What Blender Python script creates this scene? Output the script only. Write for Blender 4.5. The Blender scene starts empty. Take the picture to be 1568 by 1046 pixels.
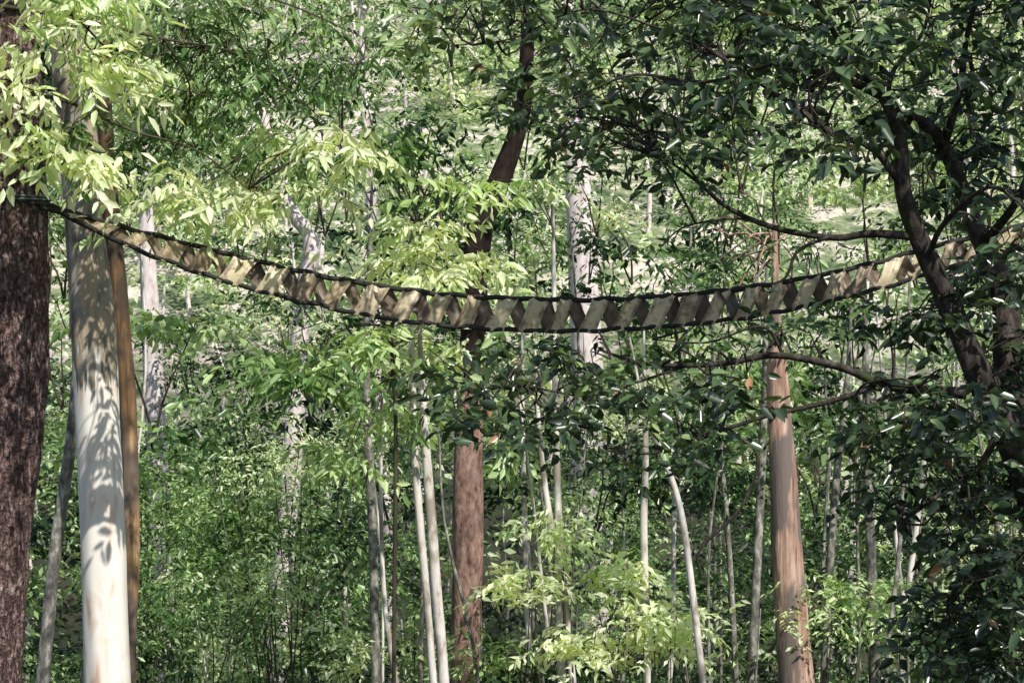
import bpy, math
import numpy as np
from mathutils import Vector, noise

rng = np.random.default_rng(11)
scene = bpy.context.scene
K = 0.2493/784.0     # tangent of view angle per image pixel (28 deg horizontal field)

def W(bx, by, d):
    """image pixel coordinates (0..1568 across, 0..1046 down) and distance -> world metres"""
    return np.array([(bx-784.0)*K*d, d, (523.0-by)*K*d])

def ground(x, y):
    y0 = np.clip(y, -50, None)
    z = np.where(y0 < 36, -1.7-0.27*y0*(y0 > 0), -11.4)
    z = np.where(y0 > 36, -11.42-0.05*(np.clip(y0, 36, 62)-36), z)
    z = z+np.where(y0 > 62, 0.42*(np.clip(y0, 62, 230)-62), 0)
    z = z+0.25*np.sin(x*0.3+y*0.13)+0.2*np.sin(y*0.41-x*0.17)*np.where(y > 6, 1, 0)
    return z

# sun direction
el_, az = math.radians(50), math.radians(150)
sd = Vector((math.sin(az)*math.cos(el_), math.cos(az)*math.cos(el_), math.sin(el_)))
sdn = np.array(sd)

# ------------------------------------------------------------------ materials
def new_mat(name):
    m = bpy.data.materials.new(name); m.use_nodes = True
    nt = m.node_tree
    for n in list(nt.nodes): nt.nodes.remove(n)
    out = nt.nodes.new('ShaderNodeOutputMaterial')
    return m, nt, out

def ramp(nt, stops):
    r = nt.nodes.new('ShaderNodeValToRGB')
    e = r.color_ramp.elements
    e[0].position = stops[0][0]; e[0].color = (*stops[0][1], 1)
    e[1].position = stops[-1][0]; e[1].color = (*stops[-1][1], 1)
    for p, c in stops[1:-1]:
        k = e.new(p); k.color = (*c, 1)
    return r

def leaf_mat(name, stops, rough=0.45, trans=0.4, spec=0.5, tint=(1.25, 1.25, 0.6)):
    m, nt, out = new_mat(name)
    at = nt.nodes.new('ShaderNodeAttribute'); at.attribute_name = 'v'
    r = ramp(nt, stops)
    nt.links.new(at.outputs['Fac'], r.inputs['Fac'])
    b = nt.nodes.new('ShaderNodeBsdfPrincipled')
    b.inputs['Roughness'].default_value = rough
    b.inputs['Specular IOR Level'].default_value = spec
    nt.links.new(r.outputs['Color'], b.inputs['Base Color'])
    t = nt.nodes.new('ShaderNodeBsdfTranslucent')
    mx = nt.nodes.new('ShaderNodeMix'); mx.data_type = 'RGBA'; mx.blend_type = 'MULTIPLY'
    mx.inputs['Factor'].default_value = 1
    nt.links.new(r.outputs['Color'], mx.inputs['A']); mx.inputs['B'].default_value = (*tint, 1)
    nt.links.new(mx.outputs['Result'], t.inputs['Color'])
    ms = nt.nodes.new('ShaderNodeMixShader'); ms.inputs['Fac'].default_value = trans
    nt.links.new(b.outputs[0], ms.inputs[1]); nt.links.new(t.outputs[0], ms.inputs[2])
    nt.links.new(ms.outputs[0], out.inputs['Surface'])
    return m

def bark_mat(name, stops, sxy=9, sz=1.5, bump=0.6, rough=0.85, ridges=False, patch=None, dist=0.03, upper=None):
    m, nt, out = new_mat(name)
    tc = nt.nodes.new('ShaderNodeTexCoord')
    mp = nt.nodes.new('ShaderNodeMapping'); mp.inputs['Scale'].default_value = (sxy, sxy, sz)
    nt.links.new(tc.outputs['Object'], mp.inputs['Vector'])
    n1 = nt.nodes.new('ShaderNodeTexNoise'); n1.inputs['Scale'].default_value = 1
    n1.inputs['Detail'].default_value = 6; n1.inputs['Roughness'].default_value = 0.65
    nt.links.new(mp.outputs[0], n1.inputs['Vector'])
    h = n1.outputs['Fac']
    if ridges:
        v = nt.nodes.new('ShaderNodeTexVoronoi'); v.feature = 'DISTANCE_TO_EDGE'
        v.inputs['Scale'].default_value = 1.6
        dm = nt.nodes.new('ShaderNodeVectorMath'); dm.operation = 'MULTIPLY_ADD'
        dm.inputs[1].default_value = (2.2, 2.2, 2.2)
        nt.links.new(n1.outputs['Color'], dm.inputs[0]); nt.links.new(mp.outputs[0], dm.inputs[2])
        nt.links.new(dm.outputs[0], v.inputs['Vector'])
        ma = nt.nodes.new('ShaderNodeMath'); ma.operation = 'MULTIPLY_ADD'
        ma.inputs[1].default_value = 1.5; ma.use_clamp = True
        nt.links.new(v.outputs['Distance'], ma.inputs[0])
        n3 = nt.nodes.new('ShaderNodeTexNoise'); n3.inputs['Scale'].default_value = 22; n3.inputs['Detail'].default_value = 5
        nt.links.new(tc.outputs['Object'], n3.inputs['Vector'])
        m2 = nt.nodes.new('ShaderNodeMath'); m2.operation = 'MULTIPLY_ADD'; m2.inputs[1].default_value = 0.9; m2.inputs[2].default_value = -0.2
        nt.links.new(n3.outputs['Fac'], m2.inputs[0]); nt.links.new(m2.outputs[0], ma.inputs[2])
        h = ma.outputs[0]
    r = ramp(nt, stops); nt.links.new(h, r.inputs['Fac'])
    col = r.outputs['Color']
    if patch:
        n2 = nt.nodes.new('ShaderNodeTexNoise'); n2.inputs['Scale'].default_value = patch[1]
        n2.inputs['Detail'].default_value = 4
        mp2 = nt.nodes.new('ShaderNodeMapping'); mp2.inputs['Scale'].default_value = (1, 1, patch[2])
        nt.links.new(tc.outputs['Object'], mp2.inputs['Vector']); nt.links.new(mp2.outputs[0], n2.inputs['Vector'])
        r2 = ramp(nt, [(patch[3]-0.03, (0, 0, 0)), (patch[3]+0.03, (1, 1, 1))])
        nt.links.new(n2.outputs['Fac'], r2.inputs['Fac'])
        mx = nt.nodes.new('ShaderNodeMix'); mx.data_type = 'RGBA'
        nt.links.new(r2.outputs['Color'], mx.inputs['Factor'])
        nt.links.new(col, mx.inputs['A']); mx.inputs['B'].default_value = (*patch[0], 1)
        col = mx.outputs['Result']
    if upper:   # tint above a height: grey bark on stringy, shade painted on brown
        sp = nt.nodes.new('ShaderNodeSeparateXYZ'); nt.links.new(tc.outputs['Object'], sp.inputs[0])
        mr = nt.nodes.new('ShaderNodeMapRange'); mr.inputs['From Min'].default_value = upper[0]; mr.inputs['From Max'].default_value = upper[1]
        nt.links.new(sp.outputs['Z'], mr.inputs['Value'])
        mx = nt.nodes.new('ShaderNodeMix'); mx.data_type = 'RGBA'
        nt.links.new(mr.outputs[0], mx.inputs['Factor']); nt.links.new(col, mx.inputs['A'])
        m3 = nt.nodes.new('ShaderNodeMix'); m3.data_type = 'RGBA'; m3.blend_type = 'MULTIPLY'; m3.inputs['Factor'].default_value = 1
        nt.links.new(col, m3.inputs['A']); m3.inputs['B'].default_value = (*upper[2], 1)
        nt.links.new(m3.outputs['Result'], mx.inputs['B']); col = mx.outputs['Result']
    b = nt.nodes.new('ShaderNodeBsdfPrincipled'); b.inputs['Roughness'].default_value = rough
    b.inputs['Specular IOR Level'].default_value = 0.2
    nt.links.new(col, b.inputs['Base Color'])
    bp = nt.nodes.new('ShaderNodeBump'); bp.inputs['Strength'].default_value = bump; bp.inputs['Distance'].default_value = dist
    nt.links.new(h, bp.inputs['Height']); nt.links.new(bp.outputs[0], b.inputs['Normal'])
    nt.links.new(b.outputs[0], out.inputs['Surface'])
    return m

def gum_mat():
    m, nt, out = new_mat('smooth_gum_bark')
    N = nt.nodes.new; Lk = nt.links.new
    tc = N('ShaderNodeTexCoord')
    mp = N('ShaderNodeMapping'); mp.inputs['Scale'].default_value = (5, 5, 1.3); Lk(tc.outputs['Object'], mp.inputs['Vector'])
    n1 = N('ShaderNodeTexNoise'); n1.inputs['Detail'].default_value = 7; n1.inputs['Scale'].default_value = 1; n1.inputs['Distortion'].default_value = 0.7
    Lk(mp.outputs[0], n1.inputs['Vector'])
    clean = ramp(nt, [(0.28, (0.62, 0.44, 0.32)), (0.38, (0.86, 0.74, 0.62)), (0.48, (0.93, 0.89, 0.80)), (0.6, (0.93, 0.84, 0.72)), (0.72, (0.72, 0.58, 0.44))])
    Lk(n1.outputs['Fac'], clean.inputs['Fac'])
    old = ramp(nt, [(0.32, (0.07, 0.055, 0.04)), (0.42, (0.19, 0.16, 0.12)), (0.5, (0.33, 0.30, 0.24)), (0.58, (0.50, 0.38, 0.26)), (0.66, (0.20, 0.19, 0.15))])  # old peeling bark, with canopy shade painted into its dark tones
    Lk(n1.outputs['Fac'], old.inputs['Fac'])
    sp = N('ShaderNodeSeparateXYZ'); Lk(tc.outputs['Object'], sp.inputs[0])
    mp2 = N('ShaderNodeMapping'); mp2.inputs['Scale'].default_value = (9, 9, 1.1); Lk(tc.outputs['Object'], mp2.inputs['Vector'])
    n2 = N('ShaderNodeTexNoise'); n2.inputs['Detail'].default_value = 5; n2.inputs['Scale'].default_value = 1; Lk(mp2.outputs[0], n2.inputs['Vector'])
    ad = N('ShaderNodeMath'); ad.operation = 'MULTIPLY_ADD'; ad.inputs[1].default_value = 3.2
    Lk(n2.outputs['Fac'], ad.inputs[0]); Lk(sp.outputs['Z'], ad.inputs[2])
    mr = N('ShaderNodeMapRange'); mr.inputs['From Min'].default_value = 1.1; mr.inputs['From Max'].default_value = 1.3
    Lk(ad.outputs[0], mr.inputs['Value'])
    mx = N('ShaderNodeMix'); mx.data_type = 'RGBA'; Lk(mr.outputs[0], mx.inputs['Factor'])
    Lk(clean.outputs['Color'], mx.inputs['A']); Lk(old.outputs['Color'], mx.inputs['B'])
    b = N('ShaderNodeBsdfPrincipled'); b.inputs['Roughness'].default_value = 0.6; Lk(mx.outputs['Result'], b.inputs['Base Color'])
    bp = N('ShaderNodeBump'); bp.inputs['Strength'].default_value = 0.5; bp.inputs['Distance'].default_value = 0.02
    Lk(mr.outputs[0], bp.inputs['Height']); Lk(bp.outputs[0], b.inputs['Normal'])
    Lk(b.outputs[0], out.inputs['Surface'])
    return m

M = {}
M['ironbark'] = bark_mat('ironbark_bark', [(0.12, (0.04, 0.023, 0.02)), (0.4, (0.17, 0.105, 0.09)), (0.7, (0.42, 0.29, 0.26)), (1, (0.68, 0.54, 0.5))], sxy=8, sz=2.6, bump=1.0, ridges=True, dist=0.07)
M['gum'] = gum_mat()
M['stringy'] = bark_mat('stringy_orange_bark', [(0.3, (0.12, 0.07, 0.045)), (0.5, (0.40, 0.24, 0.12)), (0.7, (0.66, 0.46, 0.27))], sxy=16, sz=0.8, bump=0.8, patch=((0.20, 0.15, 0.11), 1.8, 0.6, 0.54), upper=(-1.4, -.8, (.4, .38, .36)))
M['redgum'] = bark_mat('reddish_gum_bark', [(0.3, (0.14, 0.07, 0.05)), (0.5, (0.46, 0.29, 0.21)), (0.7, (0.74, 0.56, 0.46))], sxy=12, sz=1.2, bump=0.8, patch=((0.20, 0.16, 0.14), 1.6, 0.4, 0.5))
M['brown'] = bark_mat('brown_scaly_bark', [(0.3, (0.09, 0.05, 0.04)), (0.5, (0.30, 0.185, 0.145)), (0.7, (0.5, 0.34, 0.29))], sxy=12, sz=5, bump=0.9, upper=(-.9, -.2, (.09, .09, .09)))  # shade on the upper trunk is painted into the bark colour
M['white'] = bark_mat('white_sapling_bark', [(0.3, (0.22, 0.18, 0.13)), (0.42, (0.66, 0.6, 0.52)), (0.7, (0.92, 0.87, 0.8))], sxy=7, sz=2.5, bump=0.4, patch=((0.36, 0.31, 0.25), 2.2, 0.5, 0.58))
M['grey'] = bark_mat('grey_lichen_bark', [(0.3, (0.06, 0.055, 0.045)), (0.5, (0.2, 0.19, 0.16)), (0.65, (0.5, 0.48, 0.42))], sxy=10, sz=5, bump=0.5)
M['pale'] = bark_mat('pale_pink_bark', [(0.3, (0.42, 0.33, 0.31)), (0.5, (0.74, 0.64, 0.62)), (0.7, (0.88, 0.82, 0.8))], sxy=5, sz=2, bump=0.4)
M['dark'] = bark_mat('dark_mossy_bark', [(0.3, (0.015, 0.012, 0.010)), (0.5, (0.045, 0.036, 0.03)), (0.7, (0.13, 0.11, 0.095))], sxy=12, sz=6, bump=0.8, patch=((0.045, 0.055, 0.022), 3.0, 1, 0.62))
M['twig'] = bark_mat('brown_twig_bark', [(0.3, (0.03, 0.026, 0.018)), (0.6, (0.09, 0.075, 0.05))], bump=0.1)

L_bright = leaf_mat('bright_highlight_leaves', [(0, (0.03, 0.07, 0.02)), (0.35, (0.15, 0.28, 0.08)), (0.65, (0.58, 0.76, 0.34)), (1, (0.92, 0.96, 0.68))], 0.32, 0.42)  # bright leaves; palest stops paint sun highlights into the colour
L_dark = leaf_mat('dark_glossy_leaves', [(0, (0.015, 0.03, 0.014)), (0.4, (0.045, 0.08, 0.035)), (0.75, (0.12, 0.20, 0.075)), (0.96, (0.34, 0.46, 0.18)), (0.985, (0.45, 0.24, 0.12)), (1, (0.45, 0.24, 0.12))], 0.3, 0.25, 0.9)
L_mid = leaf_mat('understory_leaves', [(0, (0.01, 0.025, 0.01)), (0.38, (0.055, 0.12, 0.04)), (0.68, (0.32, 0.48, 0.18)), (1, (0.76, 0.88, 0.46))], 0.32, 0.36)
L_far = leaf_mat('hillside_leaves', [(0, (0.04, 0.08, 0.035)), (0.38, (0.20, 0.33, 0.14)), (0.7, (0.58, 0.73, 0.40)), (1, (0.88, 0.93, 0.68))], 0.45, 0.4)  # paler than near leaves: distance haze mixed into the colour

# ------------------------------------------------------------------ mesh helpers
def mesh_obj(name, V, F, mat, parent=None, v=None, smooth=False):
    me = bpy.data.meshes.new(name)
    V = np.ascontiguousarray(V, dtype=np.float32); F = np.ascontiguousarray(F, dtype=np.int32)
    me.vertices.add(len(V)); me.vertices.foreach_set('co', V.ravel())
    me.loops.add(F.size); me.loops.foreach_set('vertex_index', F.ravel())
    me.polygons.add(len(F)); me.polygons.foreach_set('loop_start', np.arange(0, F.size, F.shape[1], dtype=np.int32))
    if smooth: me.polygons.foreach_set('use_smooth', np.ones(len(F), dtype=bool))
    me.update(calc_edges=True)
    if v is not None:
        a = me.attributes.new('v', 'FLOAT', 'FACE'); a.data.foreach_set('value', np.ascontiguousarray(v, dtype=np.float32))
    me.materials.append(mat)
    o = bpy.data.objects.new(name, me); scene.collection.objects.link(o)
    if parent is not None: o.parent = parent
    return o

def empty(name):
    o = bpy.data.objects.new(name, None); scene.collection.objects.link(o); return o

def catmull(P, n):
    P = np.asarray(P, float)
    if len(P) < 3:
        t = np.linspace(0, 1, n+1)[:, None]; return P[0]*(1-t)+P[-1]*t
    Q = np.vstack([2*P[0]-P[1], P, 2*P[-1]-P[-2]]); out = []
    for i in range(len(P)-1):
        p0, p1, p2, p3 = Q[i:i+4]
        for t in np.arange(n)/n:
            out.append(0.5*((2*p1)+(-p0+p2)*t+(2*p0-5*p1+4*p2-p3)*t*t+(-p0+3*p1-3*p2+p3)*t**3))
    out.append(P[-1]); return np.array(out)

class Tubes:
    def __init__(s): s.V = []; s.F = []; s.n = 0
    def add(s, pts, rad, sides=8, sub=4, rough=0.0, seed=0.0):
        PR = catmull(np.column_stack([pts, rad]), sub)
        P = PR[:, :3]; R = np.clip(PR[:, 3], 0.001, None)
        T = np.gradient(P, axis=0); T /= np.linalg.norm(T, axis=1)[:, None]+1e-9
        ref = np.array([0.0, 1.0, 0.03]) if abs(T[:, 1]).mean() < 0.8 else np.array([0, 0, 1.0])
        A = np.cross(T, ref); A /= np.linalg.norm(A, axis=1)[:, None]+1e-9
        B = np.cross(T, A)
        th = np.arange(sides)/sides*2*math.pi
        c, sn = np.cos(th), np.sin(th)
        r = np.repeat(R[:, None], sides, 1)
        if rough > 0:
            for i in range(len(P)):
                for j in range(sides):
                    q = noise.noise(Vector((c[j]*3.2+seed, sn[j]*3.2, P[i, 2]*0.7)))+0.6*noise.noise(Vector((c[j]*9+seed, sn[j]*9, P[i, 2]*1.9)))
                    r[i, j] *= 1+rough*q
        V = P[:, None, :]+r[..., None]*(c[None, :, None]*A[:, None, :]+sn[None, :, None]*B[:, None, :])
        m = len(P); i = np.arange(m-1)[:, None]*sides; j = np.arange(sides)[None, :]; k = (j+1) % sides
        F = np.stack([i+j, i+k, i+sides+k, i+sides+j], -1).reshape(-1, 4)+s.n
        s.V.append(V.reshape(-1, 3)); s.F.append(F); s.n += m*sides
    def many(s, A, B, ra, rb):
        n = len(A)
        if n == 0: return
        D = B-A; D = D/(np.linalg.norm(D, axis=1)[:, None]+1e-9)
        U = np.cross(D, np.array([0.3, 0.2, 0.93])); U /= np.linalg.norm(U, axis=1)[:, None]+1e-9
        X = np.cross(D, U); V = []
        for P, r in ((A, ra), (B, rb)):
            for k in range(3):
                a = k*2.0944; V.append(P+r*(math.cos(a)*U+math.sin(a)*X))
        V = np.stack(V, 1).reshape(-1, 3)
        f = np.array([[0, 1, 4, 3], [1, 2, 5, 4], [2, 0, 3, 5]])
        F = (np.arange(n)[:, None, None]*6+f[None]).reshape(-1, 4)+s.n
        s.V.append(V); s.F.append(F); s.n += n*6
    def obj(s, name, mat, parent=None, smooth=True):
        return mesh_obj(name, np.vstack(s.V), np.vstack(s.F), mat, parent, smooth=smooth)

def unit(a): return a/(np.linalg.norm(a, axis=-1, keepdims=True)+1e-9)

class Leaves:
    def __init__(s): s.C = []; s.D = []; s.N = []; s.L = []; s.v = []
    def sprays(s, base, twl, nl, leaf, droop=0.3, v0=0.5, vs=0.2, tubes=None, tr=0.004, side=0.9, flat=0.6):
        n = len(base)
        a = rng.uniform(0, 2*math.pi, n)
        d = np.stack([np.cos(a), np.sin(a), rng.normal(-droop*0.6, 0.35, n)], 1); d = unit(d)
        up = unit(np.stack([rng.normal(0, 0.35, n), rng.normal(0, 0.35, n), np.ones(n)], 1))
        sd_ = unit(np.cross(d, up))
        tl = twl*rng.uniform(0.6, 1.3, n)
        tip = base+d*tl[:, None]+np.array([0, 0, -1.0])*(droop*tl*0.4)[:, None]
        if tubes is not None: tubes.many(base, tip, tr, tr*0.4)
        v0 = np.broadcast_to(v0, (n,))
        for i in range(nl):
            f = (i+0.7)/nl
            sg = 1 if i % 2 else -1
            P = base+(tip-base)*f+rng.normal(0, leaf*0.12, (n, 3))
            D = d*(0.45+0.5*(i == nl-1))+sd_*sg*side*(0.1 if i == nl-1 else 1)+np.array([0, 0, -droop])+rng.normal(0, 0.25, (n, 3))
            N = up*flat+rng.normal(0, 0.45, (n, 3))+np.array([0, -0.15, 0])
            s.C.append(P); s.D.append(unit(D)); s.N.append(N)
            s.L.append(leaf*rng.uniform(0.55, 1.25, n)); s.v.append(np.clip(v0+rng.normal(0, vs, n), 0, 1))
    def obj(s, name, mat, parent=None, ratio=0.34, detail=True, orange=0.0):
        C = np.vstack(s.C); D = np.vstack(s.D); N = np.vstack(s.N); L = np.concatenate(s.L)[:, None]; v = np.concatenate(s.v)
        if orange > 0:
            v = np.minimum(v, 0.95); v[rng.random(len(v)) < orange] = 1.0
        S = unit(np.cross(D, N)); N = np.cross(S, D); n = len(C)
        w = ratio*L*rng.uniform(0.8, 1.2, (n, 1)); fo = 0.18*w
        if detail:
            cv = rng.uniform(0.02, 0.2, (n, 1))*L
            V = np.stack([C, C+D*L*.3+S*w*.46+N*fo, C+D*L*.66+S*w*.38+N*(fo-cv*.4), C+D*L-N*cv, C+D*L*.66-S*w*.38+N*(fo-cv*.4), C+D*L*.3-S*w*.46+N*fo], 1).reshape(-1, 3)
            f = np.array([[0, 1, 2, 3], [0, 3, 4, 5]]); k = 6
        else:
            V = np.stack([C, C+D*L*.45+S*w*.5+N*fo, C+D*L, C+D*L*.45-S*w*.5+N*fo], 1).reshape(-1, 3)
            f = np.array([[0, 1, 2], [0, 2, 3]]); k = 4
        F = (np.arange(n)[:, None, None]*k+f[None]).reshape(-1, f.shape[1])
        return mesh_obj(name, V, F, mat, parent, v=np.repeat(v, 2))

def blob_points(c, r, n, sub=10, spread=0.33):
    u = unit(rng.normal(size=(sub, 3)))*rng.random((sub, 1))**0.4
    S = c+u*r
    idx = rng.integers(0, sub, n)
    return S, S[idx]+rng.normal(size=(n, 3))*np.asarray(r)*spread, idx

def limb(t, a, b, r0, r1, sag=0.1, wig=0.08, sides=6):
    a = np.asarray(a, float); b = np.asarray(b, float); L = np.linalg.norm(b-a)
    fs = [0, .25, .5, .75, 1]
    pts = [a+(b-a)*f+np.array([0, 0, sag*L*4*f*(1-f)])+(rng.normal(0, wig*L*0.35, 3) if 0 < f < 1 else 0) for f in fs]
    t.add(np.array(pts), [r0+(r1-r0)*f for f in fs], sides=sides, sub=2)

# ------------------------------------------------------------------ ground
gx = np.unique(np.concatenate([np.linspace(-1500, -120, 18), np.linspace(-120, 120, 121), np.linspace(120, 1500, 18)]))
gy = np.unique(np.concatenate([np.linspace(-600, -40, 10), np.linspace(-40, 240, 141), np.linspace(240, 2500, 20)]))
X, Y = np.meshgrid(gx, gy); Z = ground(X, Y)
nx = len(gx); i, j = np.meshgrid(np.arange(len(gy)-1), np.arange(nx-1), indexing='ij')
F = np.stack([i*nx+j, i*nx+j+1, (i+1)*nx+j+1, (i+1)*nx+j], -1).reshape(-1, 4)
gm, nt, out = new_mat('forest_floor')
tc = nt.nodes.new('ShaderNodeTexCoord'); n1 = nt.nodes.new('ShaderNodeTexNoise'); n1.inputs['Scale'].default_value = 0.5; n1.inputs['Detail'].default_value = 9; n1.inputs['Roughness'].default_value = .65
nt.links.new(tc.outputs['Object'], n1.inputs['Vector'])
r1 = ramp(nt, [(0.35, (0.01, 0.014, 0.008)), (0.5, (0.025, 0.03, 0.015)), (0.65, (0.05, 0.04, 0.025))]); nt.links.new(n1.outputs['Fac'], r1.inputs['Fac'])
r2 = ramp(nt, [(0.38, (0.05, 0.09, 0.035)), (0.5, (0.24, 0.27, 0.15)), (0.56, (0.6, 0.52, 0.45)), (0.7, (0.7, 0.62, 0.57))]); nt.links.new(n1.outputs['Fac'], r2.inputs['Fac'])  # pale dry hill ground, with distance haze painted in as well
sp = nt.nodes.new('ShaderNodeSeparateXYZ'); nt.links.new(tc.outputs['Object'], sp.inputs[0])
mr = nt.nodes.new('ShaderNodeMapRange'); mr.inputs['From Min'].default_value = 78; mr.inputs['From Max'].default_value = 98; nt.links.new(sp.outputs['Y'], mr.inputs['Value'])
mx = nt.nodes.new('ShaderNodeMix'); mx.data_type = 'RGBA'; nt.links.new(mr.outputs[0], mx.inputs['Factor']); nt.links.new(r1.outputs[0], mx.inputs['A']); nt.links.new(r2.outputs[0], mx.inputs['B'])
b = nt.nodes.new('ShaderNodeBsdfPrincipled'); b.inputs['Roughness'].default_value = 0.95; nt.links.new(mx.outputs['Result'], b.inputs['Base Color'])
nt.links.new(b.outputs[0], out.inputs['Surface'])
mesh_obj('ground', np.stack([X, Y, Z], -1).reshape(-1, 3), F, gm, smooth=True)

# ------------------------------------------------------------------ trunks
def trunk_tree(name, d, pts, mat, sides=12, rough=0.05, top=None, crown=True, leafmat=None, v0=0.5, nl=160, sub=6, leaf=0.2):
    e = empty(name); t = Tubes()
    P = [W(p[0], p[1], d) for p in pts]; R = [p[2]*K*d/2 for p in pts]
    m = min(2, len(P)-1)
    dirn = P[0]-P[m]; dirn = dirn/abs(dirn[2])
    gz = float(ground(P[0][0], d))-0.3
    base = P[0]+dirn*0.9*max(P[0][2]-gz, 0.1); base[2] = gz
    if P[0][2] > gz+0.4:
        P = [base]+P; R = [R[0]*1.2]+R
    if top:
        up = unit(P[-1]-P[-2]); up = unit(up*0.6+np.array([0, 0, .6]))
        P.append(P[-1]+up*top); R.append(R[-1]*0.45)
    t.add(np.array(P), R, sides=sides, sub=sub, rough=rough, seed=rng.uniform(0, 50))
    if crown:
        lv = Leaves(); tip = P[-1]
        S, pts_, idx = blob_points(tip+np.array([0, 0, -0.1*d*0.1]), np.array([2.4, 2.4, 2.0]), nl, sub=12, spread=0.22)
        for q in S:
            limb(t, P[-2]+(P[-1]-P[-2])*rng.uniform(0.4, 1), q, R[-1]*0.55, 0.01, sides=5)
        lv.sprays(pts_, 0.6, 9, leaf, droop=0.5, v0=v0)
        lv.obj('crown', leafmat or L_mid, e)
    t.obj('trunk', M[mat], e)
    return e

trunk_tree('ironbark_tree', 21, [(-28, 1046, 118), (-12, 850, 112), (8, 650, 112), (14, 480, 114), (14, 300, 112), (6, 120, 104), (-2, -20, 96)], 'ironbark', sides=96, rough=0.16, top=9, v0=.5, sub=34, nl=120)
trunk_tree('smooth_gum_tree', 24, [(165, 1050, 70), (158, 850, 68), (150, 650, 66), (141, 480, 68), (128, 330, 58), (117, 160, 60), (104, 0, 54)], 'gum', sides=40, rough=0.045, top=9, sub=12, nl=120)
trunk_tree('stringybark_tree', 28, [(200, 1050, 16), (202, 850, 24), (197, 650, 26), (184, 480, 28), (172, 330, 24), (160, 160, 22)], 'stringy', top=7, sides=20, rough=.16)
trunk_tree('reddish_gum_tree', 34, [(1219, 1050, 52), (1206, 860, 46), (1197, 700, 40), (1190, 560, 30), (1188, 490, 16)], 'redgum', sides=24, top=1.6, rough=0.12, nl=90, v0=.4)
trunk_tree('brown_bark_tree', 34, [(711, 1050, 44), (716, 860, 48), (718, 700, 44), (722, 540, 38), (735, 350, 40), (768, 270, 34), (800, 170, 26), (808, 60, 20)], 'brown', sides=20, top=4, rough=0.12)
trunk_tree('pale_gum_tree', 62, [(905, 700, 52), (895, 460, 46), (886, 300, 40), (878, 200, 30)], 'pale', top=5, sides=16, leafmat=L_far, leaf=0.3)
trunk_tree('pale_gum_tree', 50, [(452, 640, 30), (460, 480, 28), (476, 370, 24), (440, 310, 20)], 'pale', top=3, sides=14, leafmat=L_far, leaf=0.25)
trunk_tree('pale_gum_tree', 58, [(236, 600, 32), (230, 470, 28), (226, 380, 24)], 'pale', top=5, sides=14, leafmat=L_far, leaf=0.3)
trunk_tree('pale_gum_tree', 60, [(572, 420, 18), (568, 290, 16), (560, 200, 12)], 'pale', top=6, sides=10, leafmat=L_far, leaf=0.3)
for d, p in [(30, [(64, 1050, 22), (84, 850, 20), (108, 680, 18), (118, 560, 14)]),
             (33, [(576, 1050, 15), (572, 850, 14), (565, 690, 14), (560, 540, 12), (566, 420, 9)]),
             (36, [(1150, 1050, 14), (1160, 850, 14), (1168, 680, 12), (1172, 540, 9)]),
             (36, [(1262, 1050, 14), (1270, 880, 13), (1282, 720, 12), (1296, 600, 9)]),
             (36, [(1340, 1050, 20), (1334, 850, 16), (1328, 700, 13), (1325, 520, 10)]),
             (36, [(1128, 1050, 9), (1120, 900, 9), (1110, 760, 8), (1098, 640, 7)])]:
    trunk_tree('grey_sapling_tree', d, p, 'grey', top=1.5, crown=False)
white = [
 (29.5, [(664, 1050, 12), (652, 900, 12), (638, 740, 12), (632, 600, 10), (630, 500, 8)]),
 (29, [(680, 1050, 17), (668, 900, 17), (656, 740, 15), (648, 620, 10), (644, 540, 8)]),
 (30, [(1077, 1050, 11), (1062, 920, 11), (1042, 780, 10), (1012, 690, 8), (990, 640, 6)]),
 (33, [(878, 1050, 11), (866, 930, 11), (850, 840, 11), (834, 740, 9), (825, 650, 7)]),
 (34, [(860, 1050, 13), (858, 900, 14), (854, 760, 12), (850, 600, 9), (848, 430, 7)]),
 (33, [(992, 1050, 10), (988, 900, 12), (986, 790, 11), (989, 690, 9), (987, 600, 6)]),
 (38, [(1378, 1050, 11), (1384, 950, 10), (1402, 820, 9), (1415, 700, 8)]),
 (38, [(812, 1050, 9), (806, 900, 9), (802, 740, 8), (800, 600, 6)]),
]
for d, p in white: trunk_tree('white_sapling_tree', d, p, 'white', top=1.2, crown=False, sides=10, rough=.08)
tt = Tubes(); tw = Tubes(); e_sap = empty('understory_saplings')
for k in range(110):
    d = rng.uniform(31, 60); x = rng.uniform(-0.33, 0.33)*d; g = float(ground(x, d)); h = rng.uniform(5, 15)
    ln = rng.normal(0, 0.06, 2)
    pts = [np.array([x+ln[0]*h*f+rng.normal(0, 0.1), d+ln[1]*h*f, g-0.2+h*f]) for f in (0, .2, .4, .6, .8, 1)]
    r = rng.uniform(0.025, 0.08)
    (tt if k % 4 < 3 else tw).add(np.array(pts), [r*(1-0.75*f) for f in (0, .2, .4, .6, .8, 1)], sides=7, sub=3)
tt.obj('stems', M['grey'], e_sap); tw.obj('white_stems', M['white'], e_sap)

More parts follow.
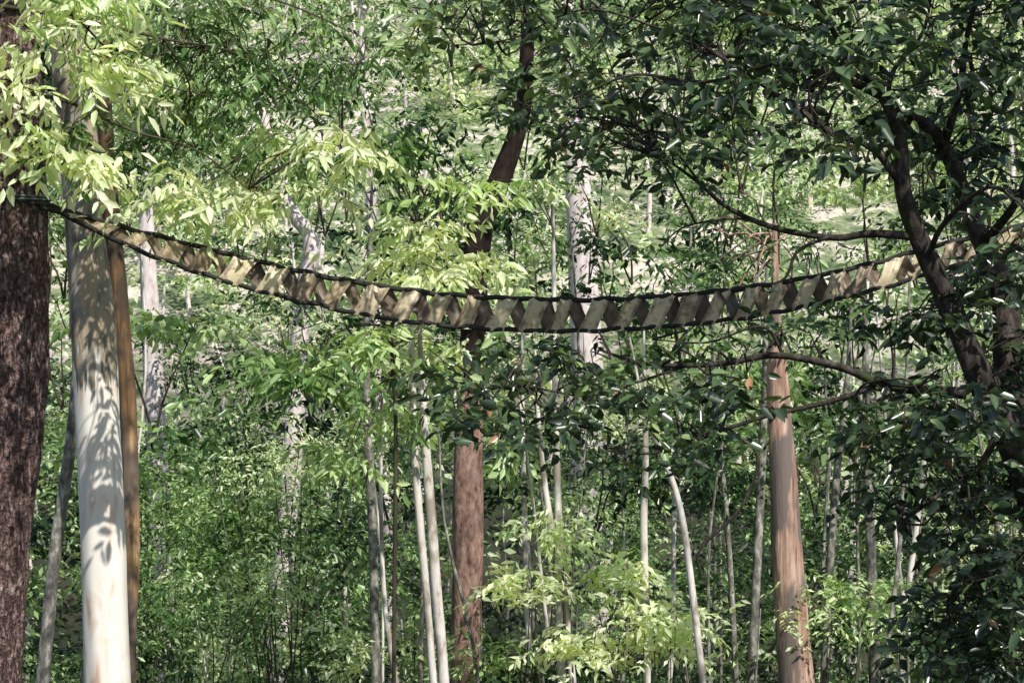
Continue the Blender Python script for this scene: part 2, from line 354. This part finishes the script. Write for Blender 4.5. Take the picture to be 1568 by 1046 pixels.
# ------------------------------------------------------------------ right dark tree with arching limbs
er = empty('dark_glossy_leaved_tree'); t = Tubes(); RD = 20.0
def path(lst):
    out = []
    for q in lst:
        out.append(W(q[0], q[1], q[3] if len(q) > 3 else RD))
    return np.array(out), [q[2]*K*RD/2 for q in lst]
paths = [
 [(1650, 1560, 110), (1620, 900, 90), (1575, 700, 70), (1530, 630, 52), (1490, 560, 40), (1455, 470, 34), (1418, 395, 32), (1392, 310, 26), (1368, 220, 20), (1340, 130, 14), (1290, 60, 9), (1240, -20, 6)],
 [(1560, 680, 60, 20.3), (1545, 560, 48, 20.6), (1535, 440, 40, 20.8), (1500, 350, 30, 21), (1450, 240, 24, 21), (1400, 190, 18, 20.6), (1300, 130, 13, 20), (1180, 100, 10, 19.5), (1080, 80, 7, 19)],
 [(1480, 602, 20), (1420, 592, 17), (1350, 578, 15), (1280, 556, 13), (1200, 543, 11), (1120, 548, 9), (1050, 560, 8), (980, 556, 6), (920, 536, 4)],
 [(1400, 362, 14), (1340, 358, 12), (1270, 362, 10), (1180, 346, 9), (1110, 318, 7), (1060, 270, 5), (1000, 230, 3)],
 [(1352, 580, 10), (1320, 600, 9), (1260, 618, 8), (1170, 638, 7), (1100, 655, 6), (1000, 678, 5), (930, 690, 3)],
 [(1390, 300, 12, 20), (1340, 230, 10, 19.6), (1280, 200, 9, 19.3), (1220, 175, 8, 19), (1130, 110, 6, 19), (1060, 60, 4, 19)],
 [(1440, 240, 16, 21), (1470, 150, 12, 20.6), (1480, 60, 9, 20), (1500, -20, 6, 20)],
 [(1510, 370, 16, 21), (1560, 300, 12, 20), (1600, 180, 9, 20)],
 [(1368, 210, 10, 20), (1370, 120, 8, 20.5), (1420, 40, 6, 21), (1430, -40, 4, 21)],
 [(1340, 130, 8), (1230, 70, 6), (1150, 20, 5), (1050, -20, 3)],
 [(1180, 100, 6, 19.5), (1080, 130, 5, 19.3), (980, 120, 4, 19), (880, 150, 3, 19)],
 [(1100, 655, 5), (1160, 700, 5), (1130, 780, 5), (1080, 840, 5), (1074, 880, 4)],
 [(1050, 560, 5), (980, 590, 4), (900, 600, 3), (800, 590, 3), (720, 600, 2)],
 [(1200, 543, 6), (1160, 500, 4), (1080, 525, 3), (1000, 520, 2)],
 [(1540, 640, 14), (1500, 720, 10), (1430, 760, 7), (1380, 800, 4)],
 [(1600, 820, 14), (1540, 860, 10), (1480, 880, 6)],
 [(1418, 400, 10), (1450, 330, 8, 19.5), (1500, 300, 6, 19), (1560, 310, 4, 19)],
 [(1270, 362, 6), (1230, 400, 5), (1190, 430, 4), (1120, 440, 3)],
 [(1180, 346, 5), (1130, 330, 4), (1060, 340, 3), (1010, 380, 2)],
 [(1080, 80, 5, 19), (1000, 30, 4, 19), (900, 20, 3, 19), (780, 60, 2, 19), (700, 70, 2, 19)],
]
allp = []
for k, p in enumerate(paths):
    P, R = path(p)
    P[1:-1] += rng.normal(0, 0.035, P[1:-1].shape)
    t.add(P, R, sides=16 if k < 2 else 9, sub=6, rough=0.14 if k < 2 else 0.08, seed=k*3.1)
    allp.append(catmull(P, 4)[3:])
node = np.vstack(allp)
clR = [(680, 60, 60, 45, .9), (760, 30, 70, 40, .8), (800, 150, 60, 45, .6), (880, 90, 60, 60, .75), (900, 200, 55, 50, .5), (960, 40, 70, 40, .45), (1000, 150, 60, 50, .45),  # high last values paint brighter light into those clumps' leaf colour
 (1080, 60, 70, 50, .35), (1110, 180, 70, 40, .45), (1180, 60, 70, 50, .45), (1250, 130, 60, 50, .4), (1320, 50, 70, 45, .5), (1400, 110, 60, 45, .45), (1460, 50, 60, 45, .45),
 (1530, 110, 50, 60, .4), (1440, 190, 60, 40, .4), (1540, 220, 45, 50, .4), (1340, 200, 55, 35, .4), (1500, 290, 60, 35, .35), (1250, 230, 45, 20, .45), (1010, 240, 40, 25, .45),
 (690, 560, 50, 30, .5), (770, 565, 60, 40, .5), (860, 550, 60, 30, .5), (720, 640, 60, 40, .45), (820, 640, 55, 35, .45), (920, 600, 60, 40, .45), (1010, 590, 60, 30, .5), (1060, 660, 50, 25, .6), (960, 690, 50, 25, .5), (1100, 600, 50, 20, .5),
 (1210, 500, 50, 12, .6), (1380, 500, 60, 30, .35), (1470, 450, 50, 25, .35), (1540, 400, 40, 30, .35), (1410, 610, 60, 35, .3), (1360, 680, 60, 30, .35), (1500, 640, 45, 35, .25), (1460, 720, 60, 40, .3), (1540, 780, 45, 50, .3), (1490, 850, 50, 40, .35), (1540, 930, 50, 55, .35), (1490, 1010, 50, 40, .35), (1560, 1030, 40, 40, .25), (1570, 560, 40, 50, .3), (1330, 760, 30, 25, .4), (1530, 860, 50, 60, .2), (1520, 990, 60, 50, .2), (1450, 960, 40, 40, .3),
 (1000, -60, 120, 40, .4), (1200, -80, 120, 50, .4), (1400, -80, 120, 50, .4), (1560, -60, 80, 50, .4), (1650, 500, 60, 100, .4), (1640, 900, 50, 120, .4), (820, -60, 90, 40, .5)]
lv = Leaves()
for (bx, by, rx, ry, v0) in clR:
    d = RD+rng.uniform(-1.6, 1.6)
    c = W(bx, by, d); r = np.array([rx*K*d, 1.2, ry*K*d])
    dens = 145 if by < 400 else (180 if bx < 1250 else 82)
    S, pts, idx = blob_points(c, r, int(6+rx*ry/dens), sub=7, spread=0.42)
    for q in S[:6]:
        i = np.argmin(((node-q)**2).sum(1)*rng.uniform(.8, 1.5, len(node)))
        limb(t, node[i], q, 0.014, 0.004, sag=0.06, wig=0.18, sides=5)
    lv.sprays(pts, 0.38, 7, 0.165, droop=0.3, v0=np.clip(v0+rng.normal(0, .16, len(pts)), 0, 1), vs=0.18, tubes=t, tr=0.0045, flat=0.5)
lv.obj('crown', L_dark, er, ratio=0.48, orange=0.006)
t.obj('trunk_and_limbs', M['dark'], er)

# ------------------------------------------------------------------ left bright-leaved tree
el = empty('bright_leaved_tree'); t = Tubes(); LD = 20.0
P0 = W(-190, 1500, LD); P0[2] = float(ground(P0[0], LD))-0.3
tr = np.array([P0, W(-185, 900, LD), W(-170, 500, LD), W(-150, 200, LD), W(-120, -100, LD), W(-80, -500, LD)])
t.add(tr, [.28, .24, .22, .18, .14, .07], sides=14, sub=5, rough=.07)
mains = [[(-150, 250), (-40, 160), (80, 150), (200, 200), (300, 230), (380, 290)],
         [(-130, 0), (0, 10), (120, 30), (250, 60), (380, 90), (500, 190)],
         [(-150, 260), (-20, 230), (60, 240), (140, 270), (220, 300)],
         [(-120, -80), (60, -80), (260, -30), (420, 0), (560, 60)],
         [(250, 60), (290, 130), (280, 200), (250, 260)],
         [(120, 30), (180, 90), (250, 130), (330, 150)]]
nodes = []
for k, p in enumerate(mains):
    ds = np.linspace(LD, LD+(1.6 if k != 1 else 3), len(p))
    P = np.array([W(a, b_, dd) for (a, b_), dd in zip(p, ds)])
    t.add(P, list(np.linspace(.03 if k < 4 else 0.012, .005, len(p))), sides=7, sub=4); nodes.append(catmull(P, 4))
nodes = np.vstack(nodes)
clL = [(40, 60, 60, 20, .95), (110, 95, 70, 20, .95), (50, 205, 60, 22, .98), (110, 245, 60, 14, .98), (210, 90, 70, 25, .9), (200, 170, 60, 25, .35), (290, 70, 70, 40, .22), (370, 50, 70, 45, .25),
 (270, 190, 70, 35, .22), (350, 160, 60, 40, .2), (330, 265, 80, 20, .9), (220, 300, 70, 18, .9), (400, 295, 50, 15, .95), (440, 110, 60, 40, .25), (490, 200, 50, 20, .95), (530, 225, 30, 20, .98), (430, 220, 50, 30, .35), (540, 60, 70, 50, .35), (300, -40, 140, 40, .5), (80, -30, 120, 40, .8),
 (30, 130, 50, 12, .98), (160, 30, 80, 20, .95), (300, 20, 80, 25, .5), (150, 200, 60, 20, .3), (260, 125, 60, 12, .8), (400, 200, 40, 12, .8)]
lv = Leaves()
for (bx, by, rx, ry, v0) in clL:
    d = LD+(0.5 if bx < 160 else rng.uniform(1, 3))-(1.2 if bx < 160 else 0)+(.8 if v0 < .5 else 0)
    c = W(bx, by, d); r = np.array([rx*K*d, 0.7, ry*K*d])
    S, pts, idx = blob_points(c, r, int(6+rx*ry/165), sub=6, spread=0.38)
    for q in S[:4]:
        i = np.argmin(((nodes-q)**2).sum(1)*rng.uniform(.8, 1.5, len(nodes)))
        limb(t, nodes[i], q, 0.009, 0.003, sag=0.08, wig=0.12, sides=5)
    lv.sprays(pts, 0.6, 12, 0.2 if v0 > .5 else .14, droop=0.6, v0=np.clip(v0+rng.normal(0, .1, len(pts)), 0, 1), vs=0.12, tubes=t, tr=0.004, flat=.8)
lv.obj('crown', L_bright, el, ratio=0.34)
t.obj('trunk_and_limbs', M['twig'], el)

# ------------------------------------------------------------------ middle bright sapling crown
em = empty('bright_sapling_tree'); t = Tubes(); lv = Leaves()
P = np.array([W(600, 1150, 29), W(604, 900, 29), W(606, 650, 29), W(600, 500, 29), W(625, 380, 29), W(650, 300, 29)]); P[0][2] = float(ground(P[0][0], 29))-.2
t.add(P, [.03, .03, .028, .026, .02, .012], sides=9, sub=5); nodes = catmull(P, 4)[10:]
for (bx, by, rx, ry, v0) in [(600, 330, 45, 20, .85), (660, 365, 60, 28, .98), (720, 390, 45, 22, .98), (600, 410, 60, 24, .95), (680, 425, 50, 12, .9), (500, 540, 80, 35, .4), (420, 560, 60, 30, .45), (560, 520, 50, 30, .7), (640, 520, 60, 25, .85), (690, 540, 50, 25, .9), (540, 700, 40, 35, .6), (600, 640, 60, 30, .6), (700, 275, 70, 25, .7), (620, 230, 60, 40, .25)]:
    d = 29+rng.uniform(-1.5, 1.5); c = W(bx, by, d); r = np.array([rx*K*d, 0.9, ry*K*d])
    S, pts, idx = blob_points(c, r, int(7+rx*ry/110), sub=6, spread=0.34)
    for q in S[:4]:
        i = np.argmin(((nodes-q)**2).sum(1)*rng.uniform(.8, 1.4, len(nodes)))
        limb(t, nodes[i], q, 0.012, 0.004, sag=0.08, wig=0.1, sides=5)
    lv.sprays(pts, 0.6, 9, 0.23, droop=0.5, v0=np.clip(v0+rng.normal(0, .1, len(pts)), 0, 1), vs=.12, tubes=t, flat=.8)
lv.obj('crown', L_bright, em, ratio=0.36); t.obj('trunk_and_limbs', M['twig'], em)

# ------------------------------------------------------------------ understory mass (30-60 m)
eu = empty('understory_foliage'); lv = Leaves(); lvb = Leaves(); lvw = Leaves(); t = Tubes()
def keep(x, d, z, s=.16, th=.0):
    """large scale clumping so that dark hollows stay between shrubs"""
    return noise.noise(Vector((x*s+7, d*s*.5, z*s*1.3))) > th
n_made = 0
while n_made < 560:
    d = rng.uniform(33, 60); x = rng.uniform(-0.33, 0.33)*d; g = float(ground(x, d))
    topz = -0.03*d + rng.normal(0, 1.2)
    z = g+0.8+(topz-g-0.8)*rng.random()**0.75
    if z < -0.19*d: z = -0.19*d+rng.random()*2
    if not keep(x, d, z, .35, -.12): continue
    n_made += 1
    R = rng.uniform(0.7, 1.4)
    ty_ = rng.random()
    v0 = np.clip(rng.normal(0.42, 0.28), .0, 1)
    S, pts, idx = blob_points(np.array([x, d, z]), np.array([R, R*.8, R*.55]), 42 if ty_ < .35 else 25, sub=6, spread=0.28)
    if ty_ < .35: lv.sprays(pts, 0.45, 7, rng.uniform(.11, .16), droop=rng.uniform(.2, .6), v0=v0, vs=.14, flat=.9)
    elif ty_ < .65: lv.sprays(pts, 0.5, 7, rng.uniform(.19, .28), droop=rng.uniform(.2, .6), v0=v0, vs=.14, flat=.9)
    elif ty_ < .85: lvw.sprays(pts, 0.45, 6, rng.uniform(.15, .22), droop=rng.uniform(.1, .4), v0=v0, vs=.14, flat=.9)
    else: lvb.sprays(pts, 0.5, 7, rng.uniform(.19, .28), droop=rng.uniform(.2, .6), v0=v0, vs=.14, flat=.9)
for (bx, by, d, rx, rz, v, lf, n) in [(450, 680, 33, 1.1, .9, .85, .10, 150), (400, 760, 33, 1.1, .9, .5, .10, 150), (370, 900, 32, 1.1, .6, .75, .13, 100), (420, 960, 34, 1.5, .7, .3, .13, 120), (300, 820, 34, 1.3, 1.1, .4, .12, 140), (235, 970, 31, .8, .8, .3, .14, 100), (225, 870, 33, .5, .5, .35, .14, 45),
        (620, 1000, 42, 1.6, 1.0, .25, .16, 120), (560, 880, 44, 1.5, 1.2, .15, .16, 120), (980, 950, 31.5, .7, .5, 1, .2, 60), (900, 985, 31.5, .7, .4, .95, .2, 45), (790, 880, 32, .7, .45, .98, .2, 50), (1040, 970, 31, .5, .5, .9, .19, 40), (960, 860, 33, .8, .4, .85, .2, 50), (740, 1000, 33, .6, .4, .6, .18, 40), (1290, 900, 35, .9, .5, .6, .18, 60), (1400, 960, 35, 1.1, .7, .5, .16, 80), (640, 880, 38, .9, .7, .5, .18, 60), (240, 700, 35, .9, .9, .4, .15, 80), (1110, 900, 40, 1.2, .8, .25, .18, 80), (850, 800, 33, .7, .4, .8, .18, 45), (520, 990, 33, .6, .4, .85, .17, 40)]:
    c = W(bx, by, d)
    S, pts, idx = blob_points(c, np.array([rx, rx*.8, rz]), n, sub=10, spread=.28)
    lvb.sprays(pts, .45, 8, lf, droop=.4, v0=v, vs=.13, flat=.9)
    for q in S[:4]: limb(t, (c[0], d, float(ground(c[0], d))), q, .02, .006, sides=4)
n_made = 0
while n_made < 250:
    d = rng.uniform(34, 62); x = rng.uniform(-0.33, 0.33)*d
    z = rng.uniform(-0.06, 0.19)*d; R = rng.uniform(0.8, 1.5); v0 = np.clip(rng.normal(0.42, 0.3), .0, 1)
    if not keep(x, d, z, .25, -.02): continue
    n_made += 1
    S, pts, idx = blob_points(np.array([x, d, z]), np.array([R, R, R*.5]), 24, sub=7, spread=0.28)
    tgt = [lvb, lv, lvw, lv][rng.integers(0, 4)]
    tgt.sprays(pts, 0.5, 7, rng.uniform(.17, .26), droop=.45, v0=v0, vs=.14, flat=.9)
    for q in S[:2]: limb(t, (x+.2, d, z-1.8), q, .025, .006, sides=4)
lv.obj('leaves', L_mid, eu, detail=False, ratio=.38); lvb.obj('bright_leaves', L_bright, eu, detail=False, ratio=.38)
lvw.obj('broad_leaves', L_mid, eu, detail=True, ratio=.58)
t.obj('twigs', M['twig'], eu)

# ------------------------------------------------------------------ distant hillside forest
ed = empty('distant_forest'); lv = Leaves(); t = Tubes()
n_made = 0
while n_made < 440:
    d = 62+88*rng.random()**0.9; x = rng.uniform(-0.33, 0.33)*d; g = float(ground(x, d)); h = rng.uniform(3, 9)
    if not keep(x, d, 0, .13, -.10): continue
    n_made += 1
    P = np.array([[x, d, g-.3], [x+rng.normal(0, .3), d, g+h*.5], [x+rng.normal(0, .5), d, g+h]])
    if n_made % 3 == 0:
        r = rng.uniform(.07, .2); t.add(P, [r, r*.75, r*.3], sides=7, sub=3)
    v0 = np.clip(rng.normal(.45, .3), .0, 1)
    for q in range(5):
        c = P[0]+(P[2]-P[0])*rng.uniform(0.15, 1.1)+rng.normal(0, [1.5, 1.5, .6]); R = rng.uniform(1., 1.8)
        S, pts, idx = blob_points(c, np.array([R, R, R*.5]), 13, sub=4, spread=.33)
        lv.sprays(pts, .8, 5, rng.uniform(.28, .44), droop=.4, v0=v0, vs=.12, flat=.9)
lv.obj('leaves', L_far, ed, detail=False, ratio=.5); t.obj('trunks', M['pale'], ed)

# ------------------------------------------------------------------ unseen leaf clumps added for shade, gaps shaped for the sun
op_a = [W(165, 1000, 24), W(160, 850, 24), W(155, 720, 24), W(150, 620, 24), W(500, 450, 22), W(560, 460, 22), W(620, 465, 22), W(690, 475, 22)]
op_b = [W(660, 800, 29), W(670, 950, 29), W(1205, 800, 34), W(1215, 980, 34), W(715, 850, 34), W(60, 200, 20), W(200, 100, 21), W(330, 270, 21), W(660, 380, 29), W(100, 80, 20), W(14, 700, 21), W(5, 900, 21),
            W(980, 960, 32), W(820, 900, 32), W(400, 900, 33), W(450, 680, 33), W(1060, 950, 30), W(770, 580, 20), W(1000, 600, 20), W(900, 100, 20), W(1300, 100, 20), W(700, 60, 20)]
def clear(c, R, ops, m=.5):
    for o in ops:
        w_ = c-o; tt_ = w_@sdn
        if tt_ > 0 and np.linalg.norm(w_-tt_*sdn) < R+m: return False
    return True
ec = empty('added_shade_canopy'); lv = Leaves()
for k in range(120):
    d = rng.uniform(10, 44); x = rng.uniform(-0.35, 0.6)*max(d, 26); z = 0.166*d+rng.uniform(2, 8)
    if d < 22: z += 1.5
    R = rng.uniform(1, 2.0)
    if not clear(np.array([x, d, z]), R, op_a+op_b): continue
    S, pts, idx = blob_points(np.array([x, d, z]), np.array([R, R, R*.5]), 36, sub=8, spread=.28)
    lv.sprays(pts, .5, 8, .24, droop=.4, v0=.45, vs=.15)
for k in range(60):  # leaf clumps added along the sun rays to shade the bridge
    px = rng.uniform(180, 1600)
    c = W(px, 440, 22)+sdn*rng.uniform(9, 12)+rng.normal(0, .25, 3)
    if not clear(c, .3, op_a, .6): continue
    S, pts, idx = blob_points(c, np.array([.8, .7, .35]), 24, sub=8, spread=.3)
    lv.sprays(pts, .45, 8, .22, droop=.3, v0=.45, vs=.15)
lv.obj('leaves', L_mid, ec, detail=False, ratio=.45)

# ------------------------------------------------------------------ rope canopy bridge
eb = empty('rope_canopy_bridge')
tx = [-40, 60, 90, 200, 300, 400, 500, 600, 700, 780, 870, 950, 1050, 1150, 1250, 1350, 1450, 1568, 1720]
ty = [298, 312, 320, 351, 377, 402, 424, 441, 453, 457, 459, 458, 451, 440, 423, 400, 373, 345, 300]
bx_ = [60, 90, 130, 200, 300, 400, 500, 600, 700, 780, 870, 950, 1050, 1150, 1250, 1350, 1450, 1568, 1720]
by_ = [316, 326, 345, 378, 416, 446, 470, 489, 500, 505, 507, 504, 497, 485, 465, 441, 411, 377, 320]
def bdep(px): return 20.5+1.4*min(max(px/300, 0), 1)+1.4*max(0, (px-700)/900)
def smoothcurve(xs, ys):
    P = catmull(np.column_stack([xs, ys]), 12); return P[:, 0], P[:, 1]
tX, tY = smoothcurve(tx, ty); bX, bY = smoothcurve(bx_, by_)
def top(px): return W(px, np.interp(px, tX, tY), bdep(px))
def bot(px): return W(px, np.interp(px, bX, bY), bdep(px)-0.10)
t = Tubes()
pxs = np.arange(-40, 1720, 16)
wob = lambda p: np.array([0, 0, 0.008*math.sin(p*.11)+.005*math.sin(p*.31)])
t.add(np.array([top(p)+wob(p) for p in pxs]), [.027 if p > 60 else .012 for p in pxs], sides=8, sub=2)
pxb = np.arange(60, 1720, 16)
t.add(np.array([bot(p)+wob(p+40) for p in pxb]), [.025]*len(pxb), sides=8, sub=2)
dark, nt, out = new_mat('black_rope'); b = nt.nodes.new('ShaderNodeBsdfPrincipled'); b.inputs['Roughness'].default_value = .8
wv = nt.nodes.new('ShaderNodeTexNoise'); wv.inputs['Scale'].default_value = 30
rr = ramp(nt, [(.3, (.010, .009, .008)), (.7, (.03, .026, .022))]); nt.links.new(wv.outputs['Fac'], rr.inputs['Fac']); nt.links.new(rr.outputs[0], b.inputs['Base Color']); nt.links.new(b.outputs[0], out.inputs['Surface'])
t.obj('side_ropes', dark, eb)
V = []; F = []; vv = []
def leg(p0, p1, up, front, w0):
    base = len(V); nu, nv = 8, 5
    br = rng.uniform(0.5, 1) if front else rng.uniform(.15, .45)  # back legs darker: their shade is put into the strap tone
    off = -0.035 if front else 0.035
    tw = rng.normal(0, .06)
    for a in range(nu+1):
        f = a/nu
        for c in range(nv+1):
            g = c/nv
            px = p0+(p1-p0)*f+w0*(g-.5)*(1-.12*math.sin(math.pi*f))
            B_, T_ = bot(px), top(px)
            h = f if up else 1-f
            h = -0.06+1.12*h
            q = B_+(T_-B_)*h
            bul = math.sin(math.pi*f)
            q = q+np.array([0, off*(0.25+bul)+tw*(g-.5)*2*bul+.015*math.sin(g*9+p0), 0])
            V.append(q)
    for a in range(nu):
        for c in range(nv):
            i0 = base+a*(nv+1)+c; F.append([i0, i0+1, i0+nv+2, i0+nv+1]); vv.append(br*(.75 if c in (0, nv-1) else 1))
p = 96.0
while p < 1700:
    step = 25*(1-.25*max(0, (p-900)/700))+rng.normal(0, 2.0)
    wd = rng.uniform(27, 37)*(1-.2*max(0, (p-900)/700))
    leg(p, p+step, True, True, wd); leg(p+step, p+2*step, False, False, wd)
    p += 2*step
sm, nt, out = new_mat('weathered_webbing')
at = nt.nodes.new('ShaderNodeAttribute'); at.attribute_name = 'v'
tc = nt.nodes.new('ShaderNodeTexCoord'); n1 = nt.nodes.new('ShaderNodeTexNoise'); n1.inputs['Scale'].default_value = 14; n1.inputs['Detail'].default_value = 8; nt.links.new(tc.outputs['Object'], n1.inputs['Vector'])
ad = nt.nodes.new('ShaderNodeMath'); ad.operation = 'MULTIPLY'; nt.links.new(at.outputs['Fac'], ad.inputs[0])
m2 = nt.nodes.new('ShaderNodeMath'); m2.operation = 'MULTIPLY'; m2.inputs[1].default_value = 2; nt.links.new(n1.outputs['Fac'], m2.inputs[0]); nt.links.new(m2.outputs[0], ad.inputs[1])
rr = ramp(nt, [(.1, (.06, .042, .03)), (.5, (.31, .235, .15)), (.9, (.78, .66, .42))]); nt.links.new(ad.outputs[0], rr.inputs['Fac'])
b = nt.nodes.new('ShaderNodeBsdfPrincipled'); b.inputs['Roughness'].default_value = .45; nt.links.new(rr.outputs[0], b.inputs['Base Color'])
tl = nt.nodes.new('ShaderNodeBsdfTranslucent'); nt.links.new(rr.outputs[0], tl.inputs['Color'])
ms = nt.nodes.new('ShaderNodeMixShader'); ms.inputs['Fac'].default_value = .25; nt.links.new(b.outputs[0], ms.inputs[1]); nt.links.new(tl.outputs[0], ms.inputs[2]); nt.links.new(ms.outputs[0], out.inputs['Surface'])
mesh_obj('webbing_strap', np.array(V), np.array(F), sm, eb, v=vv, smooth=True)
t = Tubes(); c0 = W(14, 312, 21)
a = np.linspace(0, 2*math.pi*2, 50)
t.add(np.stack([c0[0]+.415*np.cos(a), c0[1]+.415*np.sin(a), c0[2]+.03*a/6], 1), [.011]*50, sides=6, sub=1)
gr, nt, out = new_mat('grey_green_rope'); b = nt.nodes.new('ShaderNodeBsdfPrincipled'); b.inputs['Base Color'].default_value = (.12, .16, .15, 1); b.inputs['Roughness'].default_value = .8; nt.links.new(b.outputs[0], out.inputs['Surface'])
t.obj('lashing_rope', gr, eb)
trunk_tree('ironbark_tree', 23.3, [(1745, 1050, 90), (1740, 600, 84), (1735, 300, 80), (1730, 0, 70)], 'ironbark', sides=24, top=6)

# ------------------------------------------------------------------ light, sky, camera
sun = bpy.data.lights.new('sun', 'SUN'); sun.energy = 5; sun.angle = math.radians(.5); sun.color = (1, .96, .9)
so = bpy.data.objects.new('sun', sun); scene.collection.objects.link(so)
so.rotation_euler = (-sd).to_track_quat('-Z', 'Y').to_euler()
w = bpy.data.worlds.new('World'); scene.world = w; w.use_nodes = True
nt = w.node_tree; bg = nt.nodes['Background']; bg.inputs['Strength'].default_value = .12
sk = nt.nodes.new('ShaderNodeTexSky'); sk.sky_type = 'NISHITA'; sk.sun_disc = False; sk.sun_elevation = el_; sk.sun_rotation = az
nt.links.new(sk.outputs[0], bg.inputs['Color'])
scene.view_settings.view_transform = 'Standard'; scene.view_settings.look = 'None'; scene.view_settings.exposure = 0
cam = bpy.data.cameras.new('camera'); cam.sensor_width = 36; cam.lens = 18/0.2493; cam.clip_end = 5000; cam.clip_start = .1
co = bpy.data.objects.new('camera', cam); scene.collection.objects.link(co); co.location = (0, 0, 0); co.rotation_euler = (math.pi/2, 0, 0)
scene.camera = co
